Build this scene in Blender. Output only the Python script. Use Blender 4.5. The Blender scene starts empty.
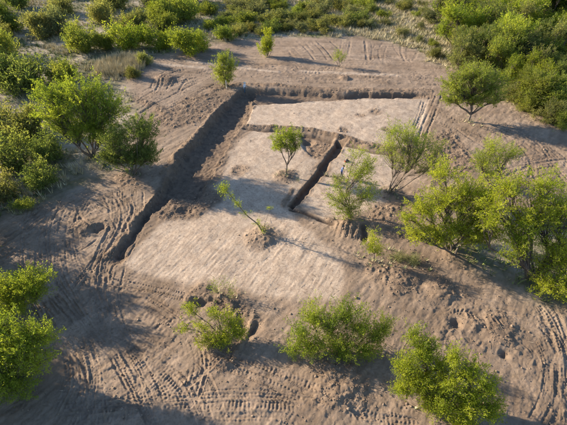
import bpy, bmesh, math, random
import numpy as np
from mathutils import Vector, Matrix

# ------------------------------------------------------------------ camera, sky, sun, exposure
R = math.radians
scene = bpy.context.scene
col = scene.collection
CAM_H, PITCH, FPX, IW, IH = 26.0, 40.0, 405.0, 567.0, 425.0
cam_d = bpy.data.cameras.new('camera')
cam_d.sensor_width = 36.0
cam_d.lens = 36.0 * FPX / IW
cam_d.clip_start = 0.5
cam_d.clip_end = 5000.0
cam = bpy.data.objects.new('camera', cam_d)
cam.location = (0, 0, CAM_H)
cam.rotation_euler = (R(90 - PITCH), 0, 0)
col.objects.link(cam)
scene.camera = cam

SUN_EL, SHADOW_DIR = 21.0, -22.0           # shadows fall towards +x and a little towards the camera
sun_az_vec = Vector((-math.cos(R(SHADOW_DIR)), -math.sin(R(SHADOW_DIR)), 0))
to_sun = Vector((sun_az_vec.x * math.cos(R(SUN_EL)), sun_az_vec.y * math.cos(R(SUN_EL)), math.sin(R(SUN_EL))))
world = bpy.data.worlds.new('World')
scene.world = world
world.use_nodes = True
wn = world.node_tree
wn.nodes.clear()
sky = wn.nodes.new('ShaderNodeTexSky')
sky.sky_type = 'NISHITA'
sky.sun_disc = False
sky.sun_elevation = R(SUN_EL)
sky.sun_rotation = math.atan2(to_sun.x, to_sun.y)
sky.altitude = 300
sky.air_density = 1.0
sky.ozone_density = 3.5
sky.dust_density = 0.6
bg = wn.nodes.new('ShaderNodeBackground')
bg.inputs['Strength'].default_value = 0.12
wo = wn.nodes.new('ShaderNodeOutputWorld')
wn.links.new(sky.outputs[0], bg.inputs[0])
wn.links.new(bg.outputs[0], wo.inputs[0])

sun_d = bpy.data.lights.new('sun', 'SUN')
sun_d.energy = 5.0
sun_d.angle = R(0.6)
sun_d.color = (1.0, 0.88, 0.70)
sun = bpy.data.objects.new('sun', sun_d)
sun.rotation_euler = (-to_sun).to_track_quat('-Z', 'Y').to_euler()
sun.location = (-40, 40, 60)
col.objects.link(sun)

scene.view_settings.view_transform = 'Standard'
scene.view_settings.look = 'None'
scene.view_settings.gamma = 1.0
scene.view_settings.exposure = 1.38

rng = np.random.default_rng(11)

# ------------------------------------------------------------------ helpers
CP, SP = math.cos(R(PITCH)), math.sin(R(PITCH))
def G(px, py):
    """ground point (z = 0) seen at a place of the survey picture"""
    u, v = (px - IW / 2) / FPX, (IH / 2 - py) / FPX
    dz = -SP + v * CP
    t = -CAM_H / dz
    return (u * t, (CP + v * SP) * t)
def GP(pts): return np.array([G(*p) for p in pts])
def mpp(px, py):
    """metres per picture unit there, horizontally and for upright heights"""
    x, y = G(px, py)
    dep = y * CP + CAM_H * SP
    a = math.atan2(CAM_H, y)
    return dep / FPX, dep / FPX / math.cos(a)

def sstep(a, b, x):
    t = np.clip((x - a) / (b - a), 0, 1)
    return t * t * (3 - 2 * t)
def _hash(ix, iy, seed):
    h = (ix.astype(np.int64) * 374761393 + iy.astype(np.int64) * 668265263 + seed * 974711) & 0xffffffff
    h = ((h ^ (h >> 13)) * 1274126177) & 0xffffffff
    h = (h ^ (h >> 16))
    return (h & 0xffff) / 65535.0
def vnoise(x, y, seed=0):
    ix, iy = np.floor(x), np.floor(y)
    fx, fy = x - ix, y - iy
    fx = fx * fx * fx * (fx * (fx * 6 - 15) + 10); fy = fy * fy * fy * (fy * (fy * 6 - 15) + 10)
    a = _hash(ix, iy, seed); b = _hash(ix + 1, iy, seed)
    c = _hash(ix, iy + 1, seed); d = _hash(ix + 1, iy + 1, seed)
    return (a + (b - a) * fx) * (1 - fy) + (c + (d - c) * fx) * fy - 0.5
def fbm(x, y, seed=0, octv=4, gain=0.5):
    o = np.zeros_like(x); a = 1.0
    for k in range(octv):
        c, s = math.cos(0.6 * k + seed), math.sin(0.6 * k + seed)
        o += a * vnoise((x * c - y * s) * 2 ** k, (x * s + y * c) * 2 ** k, seed + 17 * k)
        a *= gain
    return o
def poly_sd(x, y, P):
    """signed distance to a polygon, positive inside"""
    n = len(P); d2 = np.full(x.shape, 1e18); ins = np.zeros(x.shape, bool)
    for i in range(n):
        ax, ay = P[i]; bx, by = P[(i + 1) % n]
        ex, ey = bx - ax, by - ay
        t = np.clip(((x - ax) * ex + (y - ay) * ey) / (ex * ex + ey * ey), 0, 1)
        d2 = np.minimum(d2, (x - ax - t * ex) ** 2 + (y - ay - t * ey) ** 2)
        c = ((ay > y) != (by > y))
        xi = ex * (y - ay) / (ey if abs(ey) > 1e-9 else 1e-9) + ax
        ins ^= c & (x < xi)
    d = np.sqrt(d2)
    return np.where(ins, d, -d)
def smooth_line(P, n=6):
    P = np.asarray(P, float)
    if len(P) < 3: return P
    Q = np.vstack([2 * P[0] - P[1], P, 2 * P[-1] - P[-2]]); out = []
    for i in range(1, len(Q) - 2):
        for k in range(n):
            t = k / n
            p0, p1, p2, p3 = Q[i - 1], Q[i], Q[i + 1], Q[i + 2]
            out.append(0.5 * (2 * p1 + (p2 - p0) * t + (2 * p0 - 5 * p1 + 4 * p2 - p3) * t * t + (3 * p1 - p0 - 3 * p2 + p3) * t ** 3))
    out.append(P[-1])
    return np.array(out)
def line_dist(x, y, P):
    """signed distance, arc length, end distance"""
    best = np.full(x.shape, 1e18); sd = np.zeros(x.shape); sl = np.zeros(x.shape); s0 = 0.0
    L = np.sum(np.hypot(*(P[1:] - P[:-1]).T))
    for i in range(len(P) - 1):
        ax, ay = P[i]; ex, ey = P[i + 1] - P[i]
        l = math.hypot(ex, ey)
        if l < 1e-6: continue
        t = np.clip(((x - ax) * ex + (y - ay) * ey) / (l * l), 0, 1)
        dx, dy = x - ax - t * ex, y - ay - t * ey
        d = dx * dx + dy * dy
        m = d < best
        best = np.where(m, d, best)
        sd = np.where(m, np.sign(ex * dy - ey * dx) * np.sqrt(d), sd)
        sl = np.where(m, s0 + t * l, sl)
        s0 += l
    return sd, sl, np.minimum(sl, L - sl)

# ------------------------------------------------------------------ terrain description (heights in metres)
EXC = GP([(243, 86), (300, 89), (345, 92), (400, 93), (436, 92), (445, 120), (440, 150), (425, 200), (440, 300), (250, 330),
          (150, 300), (105, 262), (122, 235), (150, 205), (160, 188), (166, 172), (186, 148), (210, 121), (228, 101)])
TRENCH = GP([(243, 87), (256, 90), (252, 103), (243, 122), (229, 147), (214, 168), (205, 188), (196, 197), (176, 195), (160, 193), (164, 176), (186, 148), (210, 121), (229, 100)])
NARROW = GP([(157, 186), (171, 193), (152, 211), (138, 232), (122, 258), (113, 255), (133, 226)])
NTRENCH = GP([(245, 87), (300, 90), (345, 93), (432, 92.5), (432, 96.5), (345, 98.5), (300, 101), (253, 103)])
SLIT = GP([(338, 140), (347, 143), (324, 171), (302, 199), (293, 207), (288, 204), (299, 191), (318, 168)])
PIT = GP([(302, 132), (336, 138), (326, 153), (313, 156), (301, 145)])
RUBBLE = [GP([(148, 208), (168, 190), (205, 184), (224, 188), (214, 203), (196, 214), (162, 216)]),
          GP([(372, 205), (410, 198), (425, 215), (405, 232), (370, 225)]),
          GP([(306, 140), (334, 141), (324, 158), (308, 156)]),
          GP([(185, 295), (245, 295), (262, 330), (250, 350), (235, 340), (215, 310)]),
          GP([(430, 305), (480, 305), (500, 345), (480, 380), (440, 350)]),
          GP([(190, 95), (235, 92), (215, 118), (170, 130), (150, 120)]),
          GP([(340, 262), (420, 268), (470, 300), (430, 300), (370, 285)]),
          GP([(480, 300), (510, 320), (530, 370), (500, 360)]),
          GP([(425, 140), (450, 130), (480, 170), (455, 180), (430, 165)])]
PALE = [GP([(253, 104), (300, 102), (345, 99), (430, 98), (422, 130), (412, 150), (390, 150), (345, 139), (300, 130), (246, 124)]),
        GP([(232, 150), (252, 128), (298, 133), (318, 160), (300, 186), (284, 204), (300, 225), (345, 262), (340, 300), (300, 300),
            (250, 290), (205, 285), (150, 272), (124, 262), (165, 215), (205, 200), (222, 175)]),
        GP([(140, 63), (205, 68.6), (206, 70), (140, 65)]), GP([(188, 61.5), (280, 72), (280, 73.6), (188, 63.2)]), GP([(300, 70), (400, 75), (400, 76.3), (300, 71.4)]),
        GP([(345, 146), (392, 154), (395, 200), (330, 225), (302, 203), (328, 173)])]
def E(x, y, th, sx, sy, seed, octv=3):
    c, s = math.cos(th), math.sin(th)
    return fbm((x * c + y * s) / sx, (-x * s + y * c) / sy, seed, octv)

BUMPS = [  # (px, py, radius m, height m)
    (263, 236, 1.7, 0.34), (286, 174, 1.4, 0.28), (352, 226, 2.0, 0.40), (392, 195, 1.6, 0.3), (340, 385, 2.2, 0.25),
    (226, 352, 1.6, 0.25), (345, 228, 1.0, 0.25), (90, 158, 3.0, 0.3), (132, 176, 2.0, 0.25), (345, 78, 1.0, 0.35),
    (166, 80, 2.2, 0.45), (82, 225, 1.4, 0.3), (395, 280, 1.8, 0.28), (440, 290, 1.6, 0.25), (500, 330, 1.6, 0.2),
    (463, 255, 2.0, 0.3), (200, 290, 1.1, 0.2), (250, 318, 0.8, 0.25), (374, 272, 1.2, 0.25), (470, 322, 1.0, 0.2)]
DIPS = [(97, 226, 0.7, 0.45), (118, 257, 0.8, 0.35), (308, 140, 0.9, 0.4), (245, 326, 1.2, 0.45), (235, 345, 1.0, 0.35),
        (454, 326, 0.55, 0.4), (506, 354, 0.45, 0.3), (200, 300, 0.7, 0.25), (185, 206, 0.9, 0.25),
        (360, 116, 0.7, 0.05), (374, 113, 0.9, 0.05), (343, 132, 0.8, 0.05), (385, 131, 0.7, 0.05), (240, 168, 1.0, 0.06)]
TRACKS = [  # pixel polyline, tyre width, depth, tread pitch (0 = smooth rut), tread height
    ([(60, 424), (170, 409), (250, 405), (335, 413), (420, 424)], 0.62, 0.05, 0.22, 0.055),
    ([(130, 428), (200, 418), (270, 416), (320, 424)], 0.5, 0.05, 0.22, 0.05),
    ([(226, 353), (262, 367), (305, 386), (345, 404), (365, 425)], 0.55, 0.08, 0.24, 0.06),
    ([(215, 365), (255, 378), (290, 398), (315, 425)], 0.5, 0.06, 0.24, 0.06),
    ([(128, 350), (150, 362), (176, 382), (190, 405), (196, 425)], 0.6, 0.05, 0.22, 0.07),
    ([(118, 345), (127, 365), (130, 390), (128, 425)], 0.5, 0.06, 0.22, 0.06),
    ([(140, 360), (152, 378), (165, 400), (168, 425)], 0.55, 0.05, 0.22, 0.07),
    ([(108, 300), (112, 330), (122, 352), (135, 372), (140, 400)], 0.4, 0.09, 0.0, 0.0),
    ([(98, 270), (104, 300), (116, 328), (128, 345)], 0.35, 0.08, 0.0, 0.0),
    ([(62, 194), (46, 215), (36, 240), (34, 268)], 0.25, 0.14, 0.0, 0.0),
    ([(78, 190), (62, 212), (56, 240), (60, 270), (75, 300)], 0.28, 0.12, 0.0, 0.0),
    ([(90, 190), (77, 210), (74, 235), (82, 262), (100, 300), (112, 330)], 0.3, 0.12, 0.0, 0.0),
    ([(66, 222), (64, 238), (70, 249), (84, 246), (97, 236)], 0.25, 0.12, 0.0, 0.0),
    ([(75, 200), (80, 215), (90, 226), (99, 232)], 0.3, 0.14, 0.0, 0.0),
    ([(100, 190), (108, 205), (108, 225), (98, 246), (88, 270), (78, 285)], 0.28, 0.12, 0.0, 0.0),
    ([(112, 190), (121, 208), (118, 230), (108, 250), (101, 275)], 0.3, 0.12, 0.0, 0.0),
    ([(128, 195), (132, 208), (126, 222), (113, 245), (106, 262), (104, 290)], 0.35, 0.12, 0.0, 0.0),
    ([(0, 247), (20, 233), (44, 213)], 0.35, 0.12, 0.0, 0.0),
    ([(0, 238), (18, 226), (38, 210)], 0.3, 0.12, 0.0, 0.0),
    ([(0, 258), (28, 238), (50, 222)], 0.3, 0.1, 0.0, 0.0),
    ([(0, 224), (30, 212), (60, 200), (90, 186)], 0.3, 0.08, 0.0, 0.0),
    ([(436, 94), (429, 112), (420, 132), (414, 156)], 0.35, 0.12, 0.0, 0.0),
    ([(442, 94), (436, 112), (428, 132), (422, 156)], 0.35, 0.12, 0.0, 0.0),
    ([(430, 96), (423, 112), (414, 130)], 0.3, 0.07, 0.0, 0.0),
    ([(444, 130), (460, 148), (478, 168)], 0.5, 0.07, 0.3, 0.06),
    ([(452, 126), (470, 140), (486, 150)], 0.5, 0.07, 0.3, 0.06),
    ([(505, 135), (522, 150), (530, 165), (528, 180)], 0.4, 0.07, 0.3, 0.06),
    ([(518, 132), (538, 145), (548, 160)], 0.4, 0.08, 0.3, 0.06),
    ([(505, 178), (530, 167), (567, 160), (600, 158)], 0.5, 0.1, 0.3, 0.06),
    ([(510, 190), (540, 178), (580, 172)], 0.5, 0.08, 0.3, 0.06),
    ([(540, 308), (552, 335), (558, 365), (556, 425)], 0.45, 0.06, 0.24, 0.06),
    ([(552, 300), (566, 330), (572, 370)], 0.45, 0.06, 0.24, 0.06),
    ([(500, 325), (530, 330), (548, 355), (545, 390)], 0.5, 0.04, 0.0, 0.0),
    ([(505, 335), (525, 342), (538, 360), (535, 385)], 0.5, 0.04, 0.0, 0.0),
    ([(120, 60), (170, 65), (225, 70), (300, 73)], 0.7, -0.06, 0.0, 0.0),
    ([(150, 68), (200, 73), (260, 76), (330, 78), (420, 82)], 0.7, -0.06, 0.0, 0.0),
    ([(180, 50), (215, 53), (260, 60), (330, 66), (400, 66)], 0.8, -0.05, 0.0, 0.0),
    ([(160, 56), (210, 60), (270, 67), (340, 72)], 0.5, 0.08, 0.0, 0.0),
    ([(190, 63), (250, 70), (320, 76), (430, 80)], 0.5, 0.07, 0.0, 0.0),
    ([(200, 46), (250, 52), (290, 62), (300, 70)], 0.4, 0.07, 0.0, 0.0),
    ([(240, 80), (300, 82), (400, 86), (440, 84)], 0.5, 0.06, 0.0, 0.0),
    ([(195, 78), (160, 88), (130, 104)], 0.5, 0.14, 0.0, 0.0),
    ([(205, 80), (172, 95), (140, 112)], 0.5, 0.14, 0.0, 0.0),
    ([(215, 84), (190, 98), (155, 116)], 0.4, 0.12, 0.0, 0.0),
    ([(155, 92), (162, 80), (174, 73), (190, 70)], 0.5, 0.25, 0.0, 0.0),
    ([(165, 92), (172, 82), (184, 76)], 0.5, 0.25, 0.0, 0.0),
    ([(178, 92), (186, 82), (200, 77)], 0.4, 0.15, 0.0, 0.0),
    ([(225, 356), (205, 372), (180, 392)], 0.4, 0.08, 0.0, 0.0),
    ([(165, 318), (190, 330), (205, 345)], 0.55, 0.05, 0.4, 0.09),
    ([(150, 320), (170, 335), (186, 345)], 0.55, 0.05, 0.4, 0.09),
    ([(140, 310), (160, 318), (200, 322)], 0.5, 0.05, 0.35, 0.06),
    ([(70, 330), (85, 350), (92, 380), (90, 410)], 0.4, 0.08, 0.0, 0.0),
    ([(0, 415), (20, 405), (50, 412)], 0.6, 0.05, 0.25, 0.06),
    ([(385, 268), (430, 285), (480, 300), (520, 310)], 0.4, 0.08, 0.0, 0.0)]
for k in range(9):      # bulldozer streaks at the foot of the far scrub
    x0 = 278 + k * 17 + (k * 7) % 5
    if k < 4: TRACKS.append(([(x0, 41), (x0 + 9, 49), (x0 + 18, 60)], 0.6, 0.07 + 0.03 * (k % 3), 0.0, 0.0))
    else: TRACKS.append(([(x0 + 2, 40), (x0 - 3 + (k % 3) * 3, 49), (x0 + (k % 2) * 6 - 2, 60)], 0.5 + 0.1 * (k % 3), 0.07 + 0.03 * (k % 2), 0.0, 0.0))
for k in range(10):     # teeth of the digger bucket
    a = R(200 + k * 17)
    TRACKS.append(([(456 + math.cos(a) * 7, 322 + math.sin(a) * 4 - 2), (458 + math.cos(a) * 17 + 3, 322 + math.sin(a) * 13)], 0.22, 0.14, 0.0, 0.0))
for k in range(7):
    TRACKS.append(([(466 + k * 5, 309 + k * 1.6), (470 + k * 5.5, 323 + k * 1.0)], 0.24, 0.13, 0.0, 0.0))
for k in range(5):
    TRACKS.append(([(340 + k * 5, 225 + k * 0.5), (334 + k * 6, 239 + k)], 0.26, 0.11, 0.0, 0.0))
rt = random.Random(5); extra = []
SWEEPS = [  # bundles of fine parallel marks left by turning machines: line, count, spread in survey units, depth
    ([(-20, 262), (18, 236), (50, 212), (90, 192), (128, 186)], 9, 15, 0.06),
    ([(128, 188), (127, 222), (112, 255), (104, 295), (114, 335), (138, 378), (160, 428)], 10, 17, 0.07),
    ([(78, 194), (60, 225), (62, 262), (88, 305), (118, 345), (140, 385)], 10, 17, 0.07),
    ([(40, 205), (30, 240), (36, 285), (60, 330), (85, 365), (95, 425)], 7, 16, 0.06),
    ([(60, 410), (150, 402), (250, 398), (330, 408), (420, 430)], 7, 12, 0.05),
    ([(205, 358), (250, 372), (300, 392), (345, 420)], 7, 12, 0.06),
    ([(95, 62), (170, 64), (260, 70), (350, 76), (440, 82)], 14, 13, 0.06),
    ([(110, 112), (150, 92), (190, 76), (240, 66), (300, 66)], 9, 9, 0.08),
    ([(130, 125), (165, 112), (205, 92), (235, 82)], 8, 9, 0.08),
    ([(440, 122), (480, 135), (515, 158), (525, 185)], 9, 14, 0.07),
    ([(480, 175), (520, 165), (570, 158), (630, 160)], 8, 13, 0.07),
    ([(500, 128), (530, 142), (560, 165), (590, 200)], 8, 12, 0.07),
    ([(495, 318), (535, 325), (556, 350), (556, 390), (540, 425)], 10, 15, 0.035),
    ([(540, 300), (558, 330), (568, 370), (570, 425)], 6, 9, 0.04),
    ([(432, 95), (425, 118), (416, 140), (408, 170)], 6, 10, 0.07),
    ([(105, 275), (150, 283), (200, 296), (240, 312)], 7, 13, 0.05),
    ([(300, 70), (350, 62), (400, 58), (440, 66)], 8, 8, 0.06),
    ([(92, 322), (140, 342), (190, 372), (215, 428)], 9, 18, 0.075),
    ([(40, 300), (70, 335), (80, 380), (60, 428)], 7, 18, 0.07),
    ([(140, 300), (175, 325), (195, 360), (180, 410)], 7, 14, 0.065),
    ([(240, 375), (300, 400), (350, 428)], 8, 16, 0.07),
    ([(-10, 215), (40, 200), (90, 200), (118, 225), (100, 262), (70, 300)], 8, 13, 0.075)]
for ln, cnt, sp, dp in SWEEPS:
    for q in range(int(cnt * 1.5)):
        o = rt.uniform(-sp, sp); out = []
        for i, (a, b) in enumerate(ln):
            n0, n1 = ln[max(i - 1, 0)], ln[min(i + 1, len(ln) - 1)]
            tx, ty = n1[0] - n0[0], n1[1] - n0[1]; l = math.hypot(tx, ty)
            out.append((a - ty / l * o + rt.uniform(-1.2, 1.2), b + tx / l * o * (0.6 if abs(tx) > abs(ty) else 0.8) + rt.uniform(-0.8, 0.8)))
        a0 = rt.choice([0, 0, 0, 1]) if len(out) > 4 else 0
        extra.append((out[a0:], rt.uniform(0.11, 0.24), dp * rt.uniform(0.55, 1.3), rt.choice([0, 0, 0.2, 0.22]), 0.045))
for p, w, d, pt, th in TRACKS:          # machines passed more than once
    if d > 0 and w >= 0.25 and len(p) >= 3:
        for q in range(2):
            ox, oy = rt.uniform(-9, 9), rt.uniform(-5, 5)
            extra.append(([(a + ox + rt.uniform(-2, 2), b + oy + rt.uniform(-1, 1)) for a, b in p], w * rt.uniform(0.6, 0.9), d * rt.uniform(0.3, 0.6), pt, th * 0.6))
TRACKS = [(smooth_line(GP(p)), w * (0.85 if w > 0.4 else 1.0), d * 0.66, pt, th * 0.75) for p, w, d, pt, th in TRACKS + extra]
RIDGES = [  # broken banks and low steps: line, half width, height
    ([(243, 124), (262, 126), (300, 130), (345, 138.5)], 0.35, 0.22), ([(347, 140), (365, 146), (394, 151), (412, 150)], 0.6, 0.30),
    ([(225, 103), (207, 122), (184, 147), (163, 172)], 0.5, 0.22), ([(158, 190), (133, 221), (107, 255)], 0.45, 0.18),
    ([(210, 92), (240, 84), (300, 87), (345, 90), (430, 90)], 0.6, 0.12), ([(293, 186), (283, 203)], 0.3, 0.1),
    ([(330, 220), (345, 223), (372, 224), (392, 236), (425, 243)], 0.6, 0.25), ([(120, 96), (150, 104), (170, 118)], 0.8, 0.2),
    ([(190, 296), (212, 298), (232, 306)], 0.4, 0.3), ([(252, 322), (246, 338), (240, 352)], 0.35, 0.3)]
GROOVES = [([(243, 126.5), (262, 128.5), (300, 133), (342, 142)], 0.34, 0.26), ([(347, 145), (365, 150), (392, 155)], 0.3, 0.2), ([(291, 207), (305, 212), (318, 219), (332, 224)], 0.35, 0.35), ([(345, 176), (325, 174), (312, 173)], 0.15, 0.12),
           ([(362, 240), (366, 228)], 0.5, 0.4)]

def terrain(x, y, full=False):
    x = np.asarray(x, float); y = np.asarray(y, float)
    near = sstep(150, 110, y) * sstep(-6, 3, y) * sstep(110, 80, np.abs(x))
    wx = x + 0.5 * fbm(x / 2.3, y / 2.3, 3, 4, 0.42); wy = y + 0.5 * fbm(x / 2.3 + 31, y / 2.3, 4, 4, 0.42)
    z = 0.6 * fbm(x / 22, y / 22, 5, 2) * near + 0.12 * fbm(x / 4, y / 4, 6, 3)
    z += near * 0.04 * fbm(x / 0.9, y / 0.9, 7, 3)
    sel = (np.abs(x) < 60) & (y > 2) & (y < 110)
    pale = np.zeros_like(x); rub = np.zeros_like(x); veg = np.zeros_like(x); streak = np.zeros_like(x); damp_shade = np.zeros_like(x)
    if sel.any():
        X, Y = x[sel], y[sel]; WX, WY = wx[sel], wy[sel]; Z = z[sel]
        inx = sstep(-0.12, 0.22, poly_sd(WX, WY, EXC))
        fade = sstep(25.5, 36, Y) * (1 - sstep(0.28, 0.385, X / (Y * CP + CAM_H * SP)))
        Z = Z - 0.34 * inx * fade
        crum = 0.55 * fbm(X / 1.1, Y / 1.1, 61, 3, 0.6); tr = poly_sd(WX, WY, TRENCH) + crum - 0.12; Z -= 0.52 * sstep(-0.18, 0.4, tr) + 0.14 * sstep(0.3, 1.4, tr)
        DS = sstep(-0.9, 0.1, tr); Z += sstep(0.0, 0.6, tr) * (0.16 * np.clip(fbm(X / 0.7, Y / 0.7, 62, 3), -0.1, 1) + 0.10 * fbm(X / 0.3, Y / 0.3, 63, 2))
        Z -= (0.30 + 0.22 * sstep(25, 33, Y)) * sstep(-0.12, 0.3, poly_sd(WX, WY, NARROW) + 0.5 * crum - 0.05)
        DS = np.maximum(DS, sstep(-0.4, 0.2, poly_sd(WX, WY, NARROW)))
        nt_ = poly_sd(WX, WY, NTRENCH) + 0.5 * crum; DS = np.maximum(DS, 0.8 * sstep(-0.5, 0.3, nt_))  # bush shadow along the north cut painted in as darker soil
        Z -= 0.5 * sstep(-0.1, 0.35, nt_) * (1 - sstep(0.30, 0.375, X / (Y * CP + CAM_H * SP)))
        sl_ = poly_sd(X + 0.35 * (WX - X), Y + 0.35 * (WY - Y), SLIT) + 0.35 * crum; Z -= 0.72 * sstep(-0.10, 0.2, sl_); DS = np.maximum(DS, 0.9 * sstep(-0.15, 0.15, sl_))
        Z += 0.34 * sstep(-0.06, 0.16, poly_sd(WX, WY, PALE[0]) + 0.25 * crum) * sstep(0.36, 0.28, X / (Y * CP + CAM_H * SP))
        Z -= 0.30 * sstep(-0.1, 0.3, poly_sd(WX, WY, PIT))
        PL = np.zeros_like(X); RB = 0.85 * np.exp(-(tr / 0.45) ** 2); RB = np.maximum(RB, 0.6 * np.exp(-(nt_ / 0.5) ** 2)); RB = np.maximum(RB, 0.55 * np.exp(-(sl_ / 0.3) ** 2))
        for P in PALE: PL = np.maximum(PL, sstep(-0.5, 0.35, poly_sd(WX, WY, P)))
        for ri, P in enumerate(RUBBLE): RB = np.maximum(RB, (0.45 if ri in (4, 6, 7) else 1.0) * sstep(-0.8, 0.7, poly_sd(WX, WY, P)))
        DS = np.maximum(DS, 0.8 * sstep(-0.6, 0.4, poly_sd(WX, WY, RUBBLE[0]) + crum))
        for px, py, r, h in BUMPS:
            cx, cy = G(px, py); d = np.hypot(WX - cx, WY - cy) / r
            Z += h * sstep(1.15, 0.2, d)
            RB = np.maximum(RB, 0.8 * sstep(1.4, 0.5, d))
        for px, py, r, h in DIPS:
            cx, cy = G(px, py); d = np.hypot(WX - cx, (WY - cy)) / r
            Z -= h * sstep(1.2, 0.1, d)
            RB = np.maximum(RB, 0.75 * sstep(1.5, 0.6, d))
        for ln, w, h in RIDGES + [(a, b, -c) for a, b, c in GROOVES]:
            P = smooth_line(GP(ln)); b0, b1 = P.min(0) - 2, P.max(0) + 2
            m = (X > b0[0]) & (X < b1[0]) & (Y > b0[1]) & (Y < b1[1])
            if not m.any(): continue
            sd, sl, en = line_dist(WX[m], WY[m], P)
            hh = h * (0.6 + 0.9 * np.clip(fbm(X[m] / 0.6, Y[m] / 0.6, 9, 2) + 0.3, 0, 1)) if h > 0 else h
            Z[m] += hh * sstep(w, 0.1 * w, np.abs(sd))
            if h < 0: DS[m] = np.maximum(DS[m], 0.95 * sstep(w, 0.4 * w, np.abs(sd)))  # grooves coloured darker, standing in for the shade along the cuts
            if h > 0: RB[m] = np.maximum(RB[m], 0.8 * sstep(w * 1.6, w * 0.5, np.abs(sd)))
        # blade and bucket scraping: fine streaks in the working direction
        th1 = math.atan2(G(230, 205)[1] - G(150, 285)[1], G(230, 205)[0] - G(150, 285)[0])
        th2 = math.atan2(G(270, 150)[1] - G(300, 170)[1], G(270, 150)[0] - G(300, 170)[0])
        south = sstep(30, 28, Y); SX = X + 0.10 * fbm(X / 1.5, Y / 1.5, 26, 2); SY = Y + 0.10 * fbm(X / 1.5, Y / 1.5, 27, 2)
        st = E(SX, SY, th1, 1.5, 0.19, 21) * (0.35 + 0.65 * south) + E(SX, SY, th2, 2.0, 0.24, 22) * (1 - south) * 0.6
        Z += PL * 0.026 * st
        so = E(SX, SY, 0.9, 1.3, 0.30, 24); sn = E(X, Y, -0.12, 6.0, 0.5, 25)
        n_ = sstep(58, 64, Y); SK = PL * st + (1 - PL) * (n_ * sn + (1 - n_) * so)
        northz = sstep(58, 64, Y)
        Z += northz * 0.11 * E(X, Y, -0.12, 6.0, 0.45, 23) * sstep(90, 80, Y)
        west = sstep(-6, -12, X) * (1 - northz)
        Z += (1 - PL) * (1 - northz) * 0.05 * E(SX, SY, 0.9, 1.1, 0.35, 24)
        # tyre marks
        TT = np.zeros_like(X); TZ = np.zeros_like(X)
        for P, w, dp, pitch, th in TRACKS:
            b0, b1 = P.min(0) - 1, P.max(0) + 1
            m = (X > b0[0]) & (X < b1[0]) & (Y > b0[1]) & (Y < b1[1])
            if not m.any(): continue
            jx = X[m] + 0.06 * fbm(X[m] / 0.8, Y[m] / 0.8, 33, 2); jy = Y[m] + 0.06 * fbm(X[m] / 0.8, Y[m] / 0.8, 34, 2)
            sd, sl, en = line_dist(jx, jy, P); ad = np.abs(sd) / (w / 2)
            wear = np.clip(0.85 + 1.5 * fbm(X[m] / 1.8, Y[m] / 1.8, 35, 3), 0.1, 1.4) * sstep(-0.02, 0.5, en)
            prof = -dp * sstep(1.05, 0.7, ad) + 0.6 * abs(dp) * np.exp(-((ad - 1.25) / 0.22) ** 2) * (1 if dp > 0 else 0)
            if pitch:
                bar = np.sin(2 * np.pi * (0.86 * sl / pitch + 0.12 * sd / w)) + 0.5 * fbm(X[m] / 0.3, Y[m] / 0.3, 36, 2)
                prof = prof + 0.5 * th * bar * sstep(1.1, 0.85, ad)
            TZ[m] += prof * wear
            TT[m] = np.maximum(TT[m], sstep(1.3, 0.8, ad) * wear)
        Z += np.where(TZ < 0, 0.11, 0.075) * np.tanh(TZ / np.where(TZ < 0, 0.11, 0.075))
        # lumps of turned soil
        cl = np.clip(fbm(X / 0.34, Y / 0.34, 41, 3) * 1.3 + 0.05, 0, 1)
        cl2 = np.clip(fbm(X / 0.9, Y / 0.9, 43, 3), -0.4, 1)
        Z += RB * (0.16 * cl + 0.13 * cl2)
        gr = fbm(X / 0.26, Y / 0.26, 44, 3, 0.7); patch = sstep(-0.35, 0.35, fbm(X / 3.5, Y / 3.5, 46, 3))
        Z += (0.012 + 0.03 * patch) * gr * (1 - 0.55 * PL)
        Z += 0.05 * np.clip(fbm(X / 0.30, Y / 0.30, 47, 2) - 0.22, 0, 1) * (0.4 + patch) * (1 - 0.6 * PL)
        small = np.clip(fbm(X / 0.45, Y / 0.45, 45, 2) - 0.28, 0, 1)
        Z += 0.05 * small * (1 - 0.8 * PL)
        z[sel] = Z; pale[sel] = PL * (1 - 0.6 * RB); rub[sel] = RB; streak[sel] = SK; damp_shade[sel] = np.maximum(DS, 0.75 * sstep(0.5, 1.0, RB) * sstep(-0.3, 0.2, fbm(X / 1.2, Y / 1.2, 48, 3)))
    if not full: return z
    # where plants have taken hold
    V = np.zeros_like(x)
    for P in VEG: V = np.maximum(V, sstep(-2.0, 2.0, poly_sd(x + 2.5 * fbm(x / 5, y / 5, 51, 3), y + 2.5 * fbm(x / 5, y / 5, 52, 3), P)))
    V = np.maximum(V, sstep(90, 96, y)); V = np.maximum(V, sstep(60, 75, np.abs(x)))
    return z, pale, rub, V, streak, damp_shade
VEG = [GP([(-80, 2), (205, 2), (205, 42), (150, 62), (120, 75), (140, 110), (115, 165), (50, 190), (20, 205), (-80, 235)]),
       GP([(180, 2), (300, 2), (370, 2), (372, 36), (290, 39), (240, 38), (190, 45)]),
       GP([(365, 2), (460, 2), (460, 66), (432, 62), (425, 50), (385, 40), (365, 38)]),
       GP([(440, 2), (760, 2), (760, 130), (567, 124), (510, 104), (500, 80), (445, 66)]),
       GP([(455, 235), (567, 225), (640, 260), (600, 300), (540, 295), (470, 262)])]
for P in VEG:
    P[:, 1] = np.where(P[:, 1] > 112, 190, P[:, 1])

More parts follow.
